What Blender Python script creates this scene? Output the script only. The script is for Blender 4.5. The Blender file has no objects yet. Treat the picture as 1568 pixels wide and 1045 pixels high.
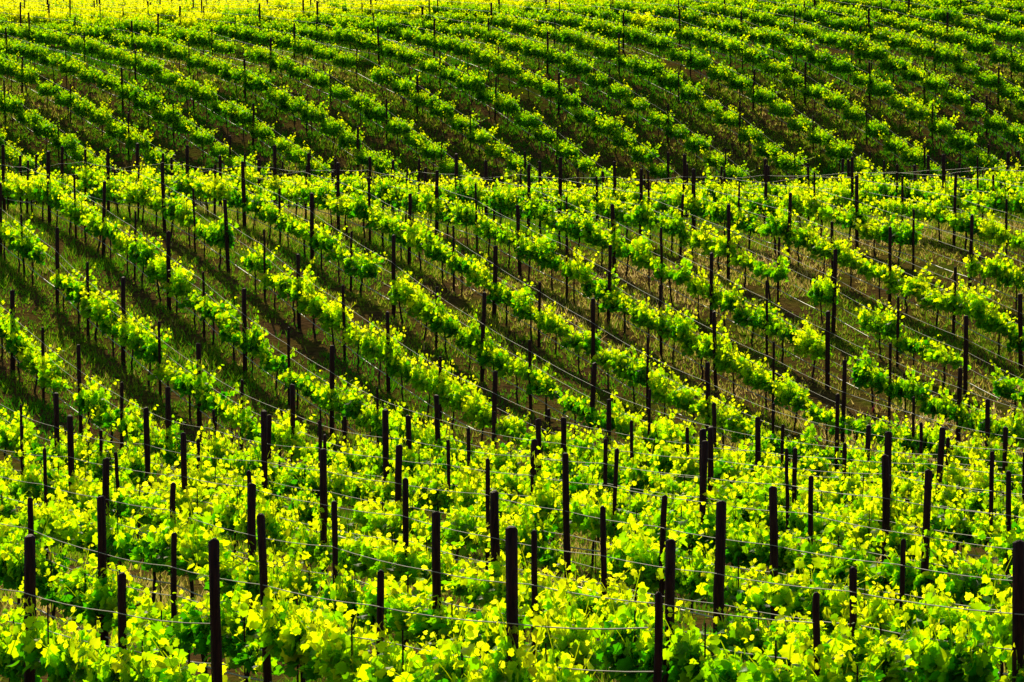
import bpy, math, numpy as np
from mathutils import Vector
rng=np.random.default_rng(31)
scene=bpy.context.scene
Z0=15.0
# ------------------------------------------------------------ terrain
cp=[(-3000,-30),(-400,-8),(-60,1),(-10,-1.0),(3,-1.9),(20,-5.8),(38,-9.0),(50,-10.45),(60,-11.35),(70,-12.35),(80,-13.5),(88,-14.2),(94,-14.1),(102,-13.3),
(112,-12.0),(122,-11.15),(132,-11.4),(142,-12.5),(155,-15),(166,-17.4),(175,-17.6),(182,-15.8),(188,-13.9),(194,-12.1),(200,-10.45),(206,-9.3),(213,-8.65),(222,-8.4),(240,-8.5),
(260,-8.8),(290,-9.5),(350,-10),(450,-12),(900,-26),(4000,-60)]
cx=np.array([c[0] for c in cp],float); cz=np.array([c[1] for c in cp],float)
gy=np.arange(-3000,4000,1.0); gz=np.interp(gy,cx,cz)
k=np.exp(-0.5*(np.arange(-9,10)/2.6)**2); k/=k.sum()
gz=np.convolve(np.pad(gz,9,mode='edge'),k,mode='valid')
def sm(a,b,x):
    t=np.clip((x-a)/(b-a),0,1); return t*t*(3-2*t)
def H(x,y):
    x=np.asarray(x,float); y=np.asarray(y,float)
    z=np.interp(y,gy,gz)
    fade=1-sm(150,600,np.abs(x))
    z=z+fade*(sm(175,215,y)*(0.010*x+0.28*np.sin(x*0.11+1)) + sm(200,240,y)*0.07*np.clip(x-4,0,60)*(1-sm(245,400,y)) + sm(60,110,y)*(1-sm(140,175,y))*0.25*np.sin(x*0.16+y*0.03))
    z=z+0.05*np.sin(x*0.9+0.5*y)*np.sin(y*0.7-0.3*x)
    return z+Z0
# ------------------------------------------------------------ helpers
def mesh_np(name,verts,faces_list,mats,matidx=None,tint=None,smooth=False):
    me=bpy.data.meshes.new(name)
    verts=np.asarray(verts,np.float32)
    me.vertices.add(len(verts)); me.vertices.foreach_set('co',verts.ravel())
    tot=[];starts=[];loops=[];s=0
    for f in faces_list:
        n,kk=f.shape
        loops.append(f.ravel()); starts.append(s+np.arange(n)*kk); tot.append(np.full(n,kk)); s+=n*kk
    loops=np.concatenate(loops).astype(np.int32)
    starts=np.concatenate(starts).astype(np.int32); tot=np.concatenate(tot).astype(np.int32)
    me.loops.add(len(loops)); me.loops.foreach_set('vertex_index',loops)
    me.polygons.add(len(starts)); me.polygons.foreach_set('loop_start',starts)
    try: me.polygons.foreach_set('loop_total',tot)
    except Exception: pass
    if matidx is not None: me.polygons.foreach_set('material_index',np.concatenate(matidx).astype(np.int32))
    if tint is not None:
        a=me.attributes.new('tint','FLOAT','POINT'); a.data.foreach_set('value',np.asarray(tint,np.float32))
    for m in mats: me.materials.append(m)
    me.update(calc_edges=True); me.validate()
    if smooth: me.polygons.foreach_set('use_smooth',np.ones(len(me.polygons),bool))
    return me
def add(name,me,parent=None,loc=(0,0,0)):
    o=bpy.data.objects.new(name,me); scene.collection.objects.link(o); o.location=loc
    if parent: o.parent=parent
    return o
def tube(path,rad,n=5):
    path=np.asarray(path,float); m=len(path); rad=np.broadcast_to(np.asarray(rad,float),(m,))
    t=np.gradient(path,axis=0); t/=np.linalg.norm(t,axis=1)[:,None]+1e-9
    ref=np.where(np.abs(t[:,2:3])>0.8,np.array([[1.,0,0]]),np.array([[0,0,1.]]))
    a=np.cross(t,ref); a/=np.linalg.norm(a,axis=1)[:,None]+1e-9; b=np.cross(t,a)
    an=np.arange(n)*2*np.pi/n
    v=path[:,None]+rad[:,None,None]*(np.cos(an)[None,:,None]*a[:,None]+np.sin(an)[None,:,None]*b[:,None])
    i=np.arange(m-1)[:,None]*n; j=np.arange(n)[None]; j2=(j+1)%n
    q=np.stack([i+j,i+j2,i+n+j2,i+n+j],-1).reshape(-1,4)
    return v.reshape(-1,3),q
# ------------------------------------------------------------ materials
def newmat(name):
    m=bpy.data.materials.new(name); m.use_nodes=True; nt=m.node_tree; nt.nodes.clear(); return m,nt
def N(nt,t,**kw):
    n=nt.nodes.new(t)
    for k_,v in kw.items():
        if k_ in n.inputs: n.inputs[k_].default_value=v
        else: setattr(n,k_,v)
    return n
def ramp(nt,stops):
    r=nt.nodes.new('ShaderNodeValToRGB'); e=r.color_ramp.elements
    while len(e)<len(stops): e.new(0.5)
    for el,(p,c) in zip(e,stops): el.position=p; el.color=(*c,1)
    return r
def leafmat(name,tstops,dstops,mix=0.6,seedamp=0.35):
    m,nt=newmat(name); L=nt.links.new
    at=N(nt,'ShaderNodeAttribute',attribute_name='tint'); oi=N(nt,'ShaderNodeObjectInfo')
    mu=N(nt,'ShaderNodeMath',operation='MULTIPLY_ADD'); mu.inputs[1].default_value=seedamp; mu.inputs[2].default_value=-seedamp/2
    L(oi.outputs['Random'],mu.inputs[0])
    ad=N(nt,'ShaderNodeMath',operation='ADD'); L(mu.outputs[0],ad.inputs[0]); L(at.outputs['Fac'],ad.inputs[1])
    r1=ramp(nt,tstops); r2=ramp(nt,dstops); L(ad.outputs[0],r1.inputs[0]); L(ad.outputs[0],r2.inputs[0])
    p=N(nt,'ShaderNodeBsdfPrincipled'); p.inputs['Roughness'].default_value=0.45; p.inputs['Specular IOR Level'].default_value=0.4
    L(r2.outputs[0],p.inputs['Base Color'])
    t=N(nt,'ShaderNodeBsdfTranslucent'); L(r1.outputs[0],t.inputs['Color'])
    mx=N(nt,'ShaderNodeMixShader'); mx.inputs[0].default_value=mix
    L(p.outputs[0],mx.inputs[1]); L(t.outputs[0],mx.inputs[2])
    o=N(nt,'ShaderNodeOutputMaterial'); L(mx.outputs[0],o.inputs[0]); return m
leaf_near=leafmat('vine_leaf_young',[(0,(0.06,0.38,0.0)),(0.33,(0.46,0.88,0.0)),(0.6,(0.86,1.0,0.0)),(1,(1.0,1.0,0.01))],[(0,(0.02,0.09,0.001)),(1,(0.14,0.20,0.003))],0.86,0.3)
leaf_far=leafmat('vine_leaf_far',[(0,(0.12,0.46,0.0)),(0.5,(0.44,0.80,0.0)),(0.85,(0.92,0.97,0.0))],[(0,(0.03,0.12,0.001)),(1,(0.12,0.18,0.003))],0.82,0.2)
leaf_top_glow=leafmat('vine_leaf_hilltop_glow',[(0,(0.35,0.65,0.0)),(0.35,(0.85,0.95,0.0)),(0.6,(1.0,1.0,0.0)),(1,(1.0,0.98,0.02))],[(0,(0.08,0.14,0.002)),(1,(0.2,0.2,0.003))],0.88)  # leaf colour yellowed and brightened to paint in the hilltop's haze and backlight
def simple(name,c1,c2,scale=8,rough=0.8,metal=0,bump=0.3,stretch=(1,1,1),spec=0.3):
    m,nt=newmat(name); L=nt.links.new
    tc=N(nt,'ShaderNodeTexCoord'); mp=N(nt,'ShaderNodeMapping'); mp.inputs['Scale'].default_value=stretch
    L(tc.outputs['Object'],mp.inputs[0]); no=N(nt,'ShaderNodeTexNoise'); no.inputs['Scale'].default_value=scale; no.inputs['Detail'].default_value=6
    L(mp.outputs[0],no.inputs['Vector']); r=ramp(nt,[(0.3,c1),(0.7,c2)]); L(no.outputs[0],r.inputs[0])
    p=N(nt,'ShaderNodeBsdfPrincipled'); p.inputs['Roughness'].default_value=rough; p.inputs['Metallic'].default_value=metal
    p.inputs['Specular IOR Level'].default_value=spec
    L(r.outputs[0],p.inputs['Base Color'])
    b=N(nt,'ShaderNodeBump'); b.inputs['Strength'].default_value=bump; b.inputs['Distance'].default_value=0.02
    L(no.outputs[0],b.inputs['Height']); L(b.outputs[0],p.inputs['Normal'])
    o=N(nt,'ShaderNodeOutputMaterial'); L(p.outputs[0],o.inputs[0]); return m
bark=simple('vine_bark',(0.018,0.010,0.006),(0.06,0.032,0.016),30,0.9,bump=0.6)
postm=simple('post_wood_dark',(0.010,0.003,0.002),(0.065,0.018,0.009),9,0.7,bump=0.9,stretch=(4,4,0.6),spec=0.2)
wirem=simple('trellis_wire_steel',(0.20,0.18,0.11),(0.48,0.43,0.30),0.7,0.6,0.0,0.0,spec=0.25)
hosem=simple('drip_hose',(0.40,0.35,0.24),(0.80,0.72,0.55),0.5,0.5,0.0,0.0,spec=0.5)
tapem=simple('ribbon_pink',(0.8,0.03,0.10),(0.9,0.06,0.14),2,0.5,0.0,0.0)
# ground
m,nt=newmat('vineyard_soil'); L=nt.links.new
tc=N(nt,'ShaderNodeTexCoord')
n1=N(nt,'ShaderNodeTexNoise'); n1.inputs['Scale'].default_value=0.35; n1.inputs['Detail'].default_value=8; n1.inputs['Roughness'].default_value=0.65
n2=N(nt,'ShaderNodeTexNoise'); n2.inputs['Scale'].default_value=5; n2.inputs['Detail'].default_value=8; n2.inputs['Roughness'].default_value=0.7
L(tc.outputs['Object'],n1.inputs['Vector']); L(tc.outputs['Object'],n2.inputs['Vector'])
r1=ramp(nt,[(0.35,(0.11,0.065,0.034)),(0.5,(0.14,0.10,0.028)),(0.62,(0.09,0.13,0.010))]); L(n1.outputs[0],r1.inputs[0])
r2=ramp(nt,[(0.3,(0.25,0.25,0.25)),(0.7,(1.5,1.35,1.1))]); L(n2.outputs[0],r2.inputs[0])
mx=N(nt,'ShaderNodeMix',data_type='RGBA',blend_type='MULTIPLY'); mx.inputs[0].default_value=1
L(r1.outputs[0],mx.inputs[6]); L(r2.outputs[0],mx.inputs[7])
p=N(nt,'ShaderNodeBsdfDiffuse')
L(mx.outputs[2],p.inputs['Color'])
b=N(nt,'ShaderNodeBump'); b.inputs['Strength'].default_value=0.9; b.inputs['Distance'].default_value=0.12; L(n2.outputs[0],b.inputs['Height']); L(b.outputs[0],p.inputs['Normal'])
o=N(nt,'ShaderNodeOutputMaterial'); L(p.outputs[0],o.inputs[0]); soil=m
# grass
m,nt=newmat('alley_grass'); L=nt.links.new
at=N(nt,'ShaderNodeAttribute',attribute_name='tint')
r=ramp(nt,[(0,(0.06,0.30,0.003)),(0.4,(0.26,0.42,0.006)),(0.6,(0.55,0.44,0.06)),(1,(0.80,0.58,0.26))]); L(at.outputs['Fac'],r.inputs[0])
d=N(nt,'ShaderNodeBsdfDiffuse'); t=N(nt,'ShaderNodeBsdfTranslucent'); L(r.outputs[0],d.inputs[0]); L(r.outputs[0],t.inputs[0])
mx=N(nt,'ShaderNodeMixShader'); mx.inputs[0].default_value=0.55; L(d.outputs[0],mx.inputs[1]); L(t.outputs[0],mx.inputs[2])
o=N(nt,'ShaderNodeOutputMaterial'); L(mx.outputs[0],o.inputs[0]); grassm=m
# ------------------------------------------------------------ ground
def axis(a,b,st,far):
    core=np.arange(a,b+st,st); o1=[];v=st;c=a
    while c>-far: v*=1.35; c-=v; o1.append(c)
    o2=[];v=st;c=core[-1]
    while c<far: v*=1.35; c+=v; o2.append(c)
    return np.array(o1[::-1]+list(core)+o2)
xs=axis(-75,75,0.8,3000); ys=axis(25,340,0.8,3400)
X,Y=np.meshgrid(xs,ys); Zg=H(X,Y)
v=np.stack([X.ravel(),Y.ravel(),Zg.ravel()],1); nx=len(xs); ny=len(ys)
i=np.arange(ny-1)[:,None]*nx+np.arange(nx-1)[None]
q=np.stack([i,i+1,i+nx+1,i+nx],-1).reshape(-1,4)
add('vineyard_ground',mesh_np('ground',v,[q],[soil],smooth=True))
# ------------------------------------------------------------ leaf template
half=[(0.26,-0.20),(0.48,-0.02),(0.60,0.24),(0.46,0.40),(0.46,0.66),(0.22,0.68)]
pts=[(0,0.22),(0,-0.02)]+half+[(0,0.95)]+[(-x,y) for x,y in half[::-1]]
T=np.array([(x,y,-0.35*(x*x+(y-0.2)**2)+0.35*abs(x)) for x,y in pts]); nT=len(T)
Tf=np.array([(0,a,a+1 if a+1<nT else 1) for a in range(1,nT)])
T2=np.array([(0,-0.05,0),(0.5,0.25,0.12),(0.05,1,-0.15),(-0.5,0.3,0.12)]); T2f=np.array([(0,1,2),(0,2,3)])
def nrm(a): return a/(np.linalg.norm(a,axis=-1,keepdims=True)+1e-9)
def make_vine(name,seed,mats,lod,halfw=0.85,zc=0.9,shoots=30,slen=(0.3,0.75),lsz=0.13,spread=0.28,fill=1.0,lumpr=(0.55,1.15),skirt=60,stake=False):
    r=np.random.default_rng(seed)
    V=[];F4=[];M4=[];TT=[];off=0
    def addt(v,f,mi,tv=0.3):
        nonlocal off
        V.append(v); F4.append(f+off); M4.append(np.full(len(f),mi)); TT.append(np.full(len(v),tv)); off+=len(v)
    zz=np.linspace(-0.1,zc,6); wob=np.cumsum(r.normal(0,0.018,(6,2)),0)
    tr=np.stack([wob[:,0],wob[:,1],zz],1); v,f=tube(tr,np.linspace(0.032,0.022,6),6); addt(v,f,1)
    top=tr[-1]
    for s in (-1,1):
        n=7; xx=np.linspace(0,halfw,n)*s
        c=np.stack([top[0]+xx,top[1]*np.linspace(1,0,n)+r.normal(0,0.015,n),zc+r.normal(0,0.02,n)+0.03*np.abs(xx)],1); c[0]=top
        v,f=tube(c,np.linspace(0.025,0.012,n),5); addt(v,f,1)
    if stake:
        v,f=tube(np.array([[0.06,0.02,-0.1],[0.06,0.02,0.9],[0.065,0.02,1.35]]),0.009,4); addt(v,f,2)
    P=[];A=[];Nn=[];S=[];TV=[]
    lump=r.uniform(*lumpr,6)
    for k_ in range(shoots):
        x0=r.uniform(-halfw,halfw)
        lf=np.interp(x0,np.linspace(-halfw,halfw,6),lump)
        if r.random()>lf+0.25: continue
        ln=r.uniform(*slen)*lf
        if r.random()<0.16: ln*=1.4
        d=nrm(np.array([r.normal(0,0.28),r.normal(0,spread),1.0]))
        bend=np.array([r.normal(0,0.25),r.normal(0,spread),-0.15])
        m_=max(4,int(ln/0.05*fill)); tt=np.linspace(0,1,m_)
        base=np.array([x0,r.normal(0,0.04),zc+0.02])
        path=base+d*ln*tt[:,None]+bend*ln*(tt**2)[:,None]*0.5
        v,f=tube(path[::max(1,m_//4)],0.005,3)
        if len(v)>=6: addt(v,f,0,0.7)
        tb=r.normal(0,0.10)
        for j in range(m_):
            nrep=2 if tt[j]<0.6 else 1
            for _ in range(nrep):
                a=r.uniform(0,2*np.pi); out=np.array([math.cos(a),math.sin(a),r.uniform(-0.5,0.5)])
                pos=path[j]+out*r.uniform(0.01,0.10)
                P.append(pos); A.append(out+np.array([0,0,r.uniform(-1.0,0.5)]))
                Nn.append(np.array([r.normal(0,0.9),r.normal(0,0.9),r.uniform(-0.3,0.6)])+out*0.3)
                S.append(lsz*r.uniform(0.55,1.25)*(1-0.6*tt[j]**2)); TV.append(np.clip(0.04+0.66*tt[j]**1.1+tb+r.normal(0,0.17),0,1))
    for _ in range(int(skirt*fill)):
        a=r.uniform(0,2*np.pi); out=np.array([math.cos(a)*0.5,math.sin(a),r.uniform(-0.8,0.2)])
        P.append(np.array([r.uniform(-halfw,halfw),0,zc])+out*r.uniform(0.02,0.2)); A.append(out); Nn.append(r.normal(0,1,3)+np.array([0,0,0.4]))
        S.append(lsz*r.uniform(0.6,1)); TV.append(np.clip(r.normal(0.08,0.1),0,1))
    P=np.array(P);A=nrm(np.array(A));Nn=np.array(Nn); Bx=nrm(np.cross(A,Nn)); Nz=np.cross(Bx,A); S=np.array(S)
    tp,tf=(T,Tf) if lod==0 else (T2,T2f)
    LV=P[:,None]+S[:,None,None]*(tp[None,:,0:1]*Bx[:,None]+tp[None,:,1:2]*A[:,None]+tp[None,:,2:3]*Nz[:,None])
    nl=len(P); LF=(tf[None]+(np.arange(nl)*len(tp))[:,None,None]).reshape(-1,3)+off
    V.append(LV.reshape(-1,3)); TT.append(np.repeat(np.array(TV),len(tp)))
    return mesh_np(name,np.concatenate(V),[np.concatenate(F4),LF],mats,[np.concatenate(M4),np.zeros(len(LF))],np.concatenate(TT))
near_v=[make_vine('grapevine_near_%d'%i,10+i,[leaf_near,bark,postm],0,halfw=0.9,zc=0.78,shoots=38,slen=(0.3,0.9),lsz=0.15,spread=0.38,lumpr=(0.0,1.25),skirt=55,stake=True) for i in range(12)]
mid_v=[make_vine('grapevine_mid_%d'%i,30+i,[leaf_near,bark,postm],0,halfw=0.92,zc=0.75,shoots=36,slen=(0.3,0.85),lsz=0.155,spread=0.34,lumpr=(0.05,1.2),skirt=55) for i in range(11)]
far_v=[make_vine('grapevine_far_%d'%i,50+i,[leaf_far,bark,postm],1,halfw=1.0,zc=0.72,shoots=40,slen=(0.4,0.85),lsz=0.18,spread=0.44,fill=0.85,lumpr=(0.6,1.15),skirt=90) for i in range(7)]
top_v=[make_vine('grapevine_top_%d'%i,70+i,[leaf_top_glow,bark,postm],1,halfw=1.0,zc=0.75,shoots=36,slen=(0.4,0.9),lsz=0.19,spread=0.45,fill=0.7) for i in range(5)]
# ------------------------------------------------------------ posts
def post_geo(x,y,r,h=2.05,rad=0.055):
    z=H(x,y); n=9; zz=np.array([-0.3,0.0,0.3,0.7,1.05,1.4,1.75,h-0.02,h])
    tilt=r.normal(0,0.016,2); wob=r.normal(0,0.004,(n,2))
    path=np.stack([x+tilt[0]*zz+wob[:,0],y+tilt[1]*zz+wob[:,1],z+zz],1)
    rr=rad*r.uniform(0.93,1.07,n); rr[-1]=rad*0.6
    v,f=tube(path,rr,7)
    return v,f,path[-1]+np.array([0,0,0.005]),tilt
def in_view(x,y,mg): return abs(x)<0.135*y+mg
def build_row(n,d,k,sp,bend,s0,s1,y0,y1,nv,psp,vset,r,hp,prad,mg,wires):
    ss=np.arange(s0,s1,0.5); vsp=psp/nv
    def P(s):
        off=k*sp+bend(s)
        return np.array([n[0]*off+d[0]*s, n[1]*off+d[1]*s])
    pts=[s for s in ss if y0<P(s)[1]<y1 and in_view(*P(s),mg)]
    if len(pts)<6: return
    a,b=pts[0],pts[-1]
    root=bpy.data.objects.new('vineyard_row',None); scene.collection.objects.link(root)
    pp=P((a+b)/2); root.location=(pp[0],pp[1],float(H(pp[0],pp[1]))); root.empty_display_size=0.3
    R=np.array(root.location)
    ph=r.uniform(0,psp); V=[];F=[];F3=[];off=0;tops=[]; j=int(r.integers(2))
    start=math.floor(a/psp)*psp+ph
    for s in np.arange(start,b,psp):
        j+=1
        s=s+r.normal(0,0.18); x,y=P(s)
        y-=0.07; big=(j%2==0)
        hh=hp*(1.08 if y<80 else 1.0)
        v,f,c,tilt=post_geo(x,y,r,hh*r.uniform(0.97,1.14) if big else hh*r.uniform(0.82,1.0),prad*(r.uniform(0.95,1.25) if big else r.uniform(0.6,0.85)))
        V.append(v);F.append(f+off);nn=len(v); V.append(c[None])
        F3.append(np.array([(off+nn-7+i,off+nn-7+(i+1)%7,off+nn) for i in range(7)])); off+=nn+1; tops.append((s,x,y))
    if V:
        add('posts',mesh_np('trellis_posts',np.concatenate(V)-R,[np.concatenate(F),np.concatenate(F3)],[postm]),root)
    if len(tops)>1:
        V=[];F=[];off=0;MI=[]
        for (hz,dy,rd,mi) in wires:
            path=[]
            for (s,x,y),(s2,x2,y2) in zip(tops[:-1],tops[1:]):
                for t_ in (0,0.25,0.5,0.75):
                    sag=-0.03*4*t_*(1-t_)
                    z=H(x,y)*(1-t_)+H(x2,y2)*t_
                    path.append((x+(x2-x)*t_+n[0]*dy,y+(y2-y)*t_+n[1]*dy,z+hz+sag))
            v,f=tube(path,rd,4); V.append(v);F.append(f+off);off+=len(v);MI.append(np.full(len(f),mi))
        add('wires',mesh_np('trellis_wires',np.concatenate(V)-R,[np.concatenate(F)],[wirem,hosem],[np.concatenate(MI)]),root)
    for s in np.arange(start-psp+vsp/2,b,vsp):
        if s<a: continue
        s=s+r.normal(0,0.08); x,y=P(s); x2,y2=P(s+0.5); ang=math.atan2(y2-y,x2-x)
        vs,miss,zs=vset(x,y,r)
        if r.random()<miss: continue
        o=add('grapevine',vs[r.integers(len(vs))],root)
        o.location=(x-R[0],y-R[1],float(H(x,y))-R[2])
        o.rotation_euler=(0,0,ang+(math.pi if r.random()<0.5 else 0)+r.normal(0,0.04))
        q=r.uniform(0.85,1.1); o.scale=(q,q*r.uniform(0.85,1.2),zs*r.uniform(0.88,1.12))
# ---- near + middle block
th=math.radians(20); d=np.array([-math.sin(th),math.cos(th)]); n=np.array([math.cos(th),math.sin(th)])
def vs_near(x,y,r):
    if y<84: return near_v,0.03,1.0
    if y>118: return near_v,0.03,0.95
    return mid_v,0.05,1.03
W1=((0.45,0.0,0.013,1),(0.80,0.05,0.006,0),(1.2,0.07,0.006,0),(1.6,-0.07,0.006,0))
for k_ in range(-6,34):
    build_row(n,d,k_,2.9,lambda s: 0.9*math.sin(s/26.0+0.5),10,190,35,148,2,3.75,vs_near,rng,2.1,0.054,7,W1)
# ---- far block
th2=math.radians(25); d2=np.array([-math.sin(th2),math.cos(th2)]); n2_=np.array([math.cos(th2),math.sin(th2)])
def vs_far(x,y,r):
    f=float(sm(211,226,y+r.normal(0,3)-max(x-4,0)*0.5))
    if r.random()<f: return top_v,0.01,1.1  # crest vines take the leaves with the painted-in glow
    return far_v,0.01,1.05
def bend2(s):
    u=min(max(s-165,0),50); b=-0.22*u*u/100.0
    if s>215: b-=0.22*(s-215)
    return b+0.7*math.sin(s/12.0)
W2=((0.5,0.0,0.014,1),(1.5,0.0,0.007,0))
for k_ in range(-5,110):
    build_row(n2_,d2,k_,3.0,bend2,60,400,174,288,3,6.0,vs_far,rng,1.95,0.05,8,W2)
# ------------------------------------------------------------ grass
def pn(x,y): return (np.sin(x*0.55+np.sin(y*0.31)*2)+np.sin(y*0.43-x*0.21+1.3)+np.sin(x*1.7+y*1.1)*0.6+np.sin(y*1.9-x*1.3)*0.5)/3.1
def grass(name,NB,y0,y1,mg,hh,w,seed,thr,bias):
    r=np.random.default_rng(seed)
    y=np.sqrt(r.uniform(y0**2,y1**2,NB)); x=r.uniform(-1,1,NB)*(0.135*y+mg)
    keep=pn(x,y)+r.normal(0,0.25,NB)>thr; x=x[keep];y=y[keep]; M=len(x)
    cl=5; x=np.repeat(x,cl)+r.normal(0,0.08,M*cl); y=np.repeat(y,cl)+r.normal(0,0.08,M*cl); M=len(x)
    z=H(x,y)-0.01; h=hh*r.uniform(0.4,1.3,M)*(0.8+0.4*np.clip(pn(x+9,y),-1,1)); a=r.uniform(0,2*np.pi,M); ww=w*r.uniform(0.6,1.3,M)
    lx=r.normal(0,0.45,M)*h; ly=r.normal(0,0.45,M)*h
    b=np.stack([x,y,z],1); dx=np.stack([np.cos(a)*ww,np.sin(a)*ww,0*a],1)
    V=np.stack([b-dx,b+dx,b+np.stack([lx,ly,h],1)],1).reshape(-1,3)
    tint=np.clip(bias-0.4*pn(x*0.6+4,y*0.6)+r.normal(0,0.18,M)+0.018*x*(np.abs(y-95)<22),0,1)
    F=np.arange(M*3).reshape(-1,3)
    add(name,mesh_np(name,V,[F],[grassm],tint=np.repeat(tint,3)))
grass('grass',85000,38,148,7,0.20,0.020,1,-0.45,0.36)
grass('grass',80000,176,245,8,0.24,0.035,2,-0.45,0.18)
# ------------------------------------------------------------ flagging ribbons tied to the wires
for (x,y,hz) in ((3.35,53.5,1.0),(9.3,97,0.8),(-10.0,90,1.1)):
    t_=np.linspace(0,1,9); a=[]
    for sgn in (-1,1):
        a.append(np.stack([sgn*(0.02+0.10*t_**1.3),0.03*np.sin(t_*6),-0.28*t_**1.4+0.03*np.sin(t_*9)],1))
    V=[];F=[];off=0
    for c in a:
        tw=np.stack([0.015*np.cos(t_*4),0.02*np.sin(t_*4),0.012+0*t_],1)
        V.append(np.concatenate([c-tw,c+tw])); i=np.arange(8); F.append(np.stack([i,i+1,i+10,i+9],1)+off); off+=18
    v,f=tube(np.array([[-0.03,0,0.0],[0,0.01,0.015],[0.03,0,0.0]]),0.014,5); V.append(v);F.append(f+off)
    add('flagging_ribbon',mesh_np('ribbon',np.concatenate(V),[np.concatenate(F)],[tapem]),None,(x,y,float(H(x,y))+hz))
# ------------------------------------------------------------ light
w=bpy.data.worlds.new('World'); scene.world=w; w.use_nodes=True; nt=w.node_tree
sk=nt.nodes.new('ShaderNodeTexSky'); sk.sky_type='NISHITA'; sk.sun_disc=False
el=math.radians(31); az=math.radians(-8)
sk.sun_elevation=el; sk.sun_rotation=az
bg=nt.nodes['Background']; bg.inputs[1].default_value=0.09; nt.links.new(sk.outputs[0],bg.inputs[0])
sd=bpy.data.lights.new('sun','SUN'); sd.energy=5; sd.angle=math.radians(0.5); sd.color=(1,0.92,0.64)
so=bpy.data.objects.new('sun',sd); scene.collection.objects.link(so); so.location=(0,0,60)
dirv=Vector((math.sin(az)*math.cos(el),math.cos(az)*math.cos(el),math.sin(el)))
so.rotation_euler=dirv.to_track_quat('Z','Y').to_euler()
# ------------------------------------------------------------ camera
c=bpy.data.cameras.new('camera'); c.lens=135; c.sensor_width=36; c.clip_end=8000; c.clip_start=0.5
co=bpy.data.objects.new('camera',c); scene.collection.objects.link(co); co.location=(0,0,Z0)
co.rotation_euler=(math.radians(90)-math.atan(0.12),0,0); scene.camera=co
scene.view_settings.view_transform='Standard'; scene.view_settings.look='None'
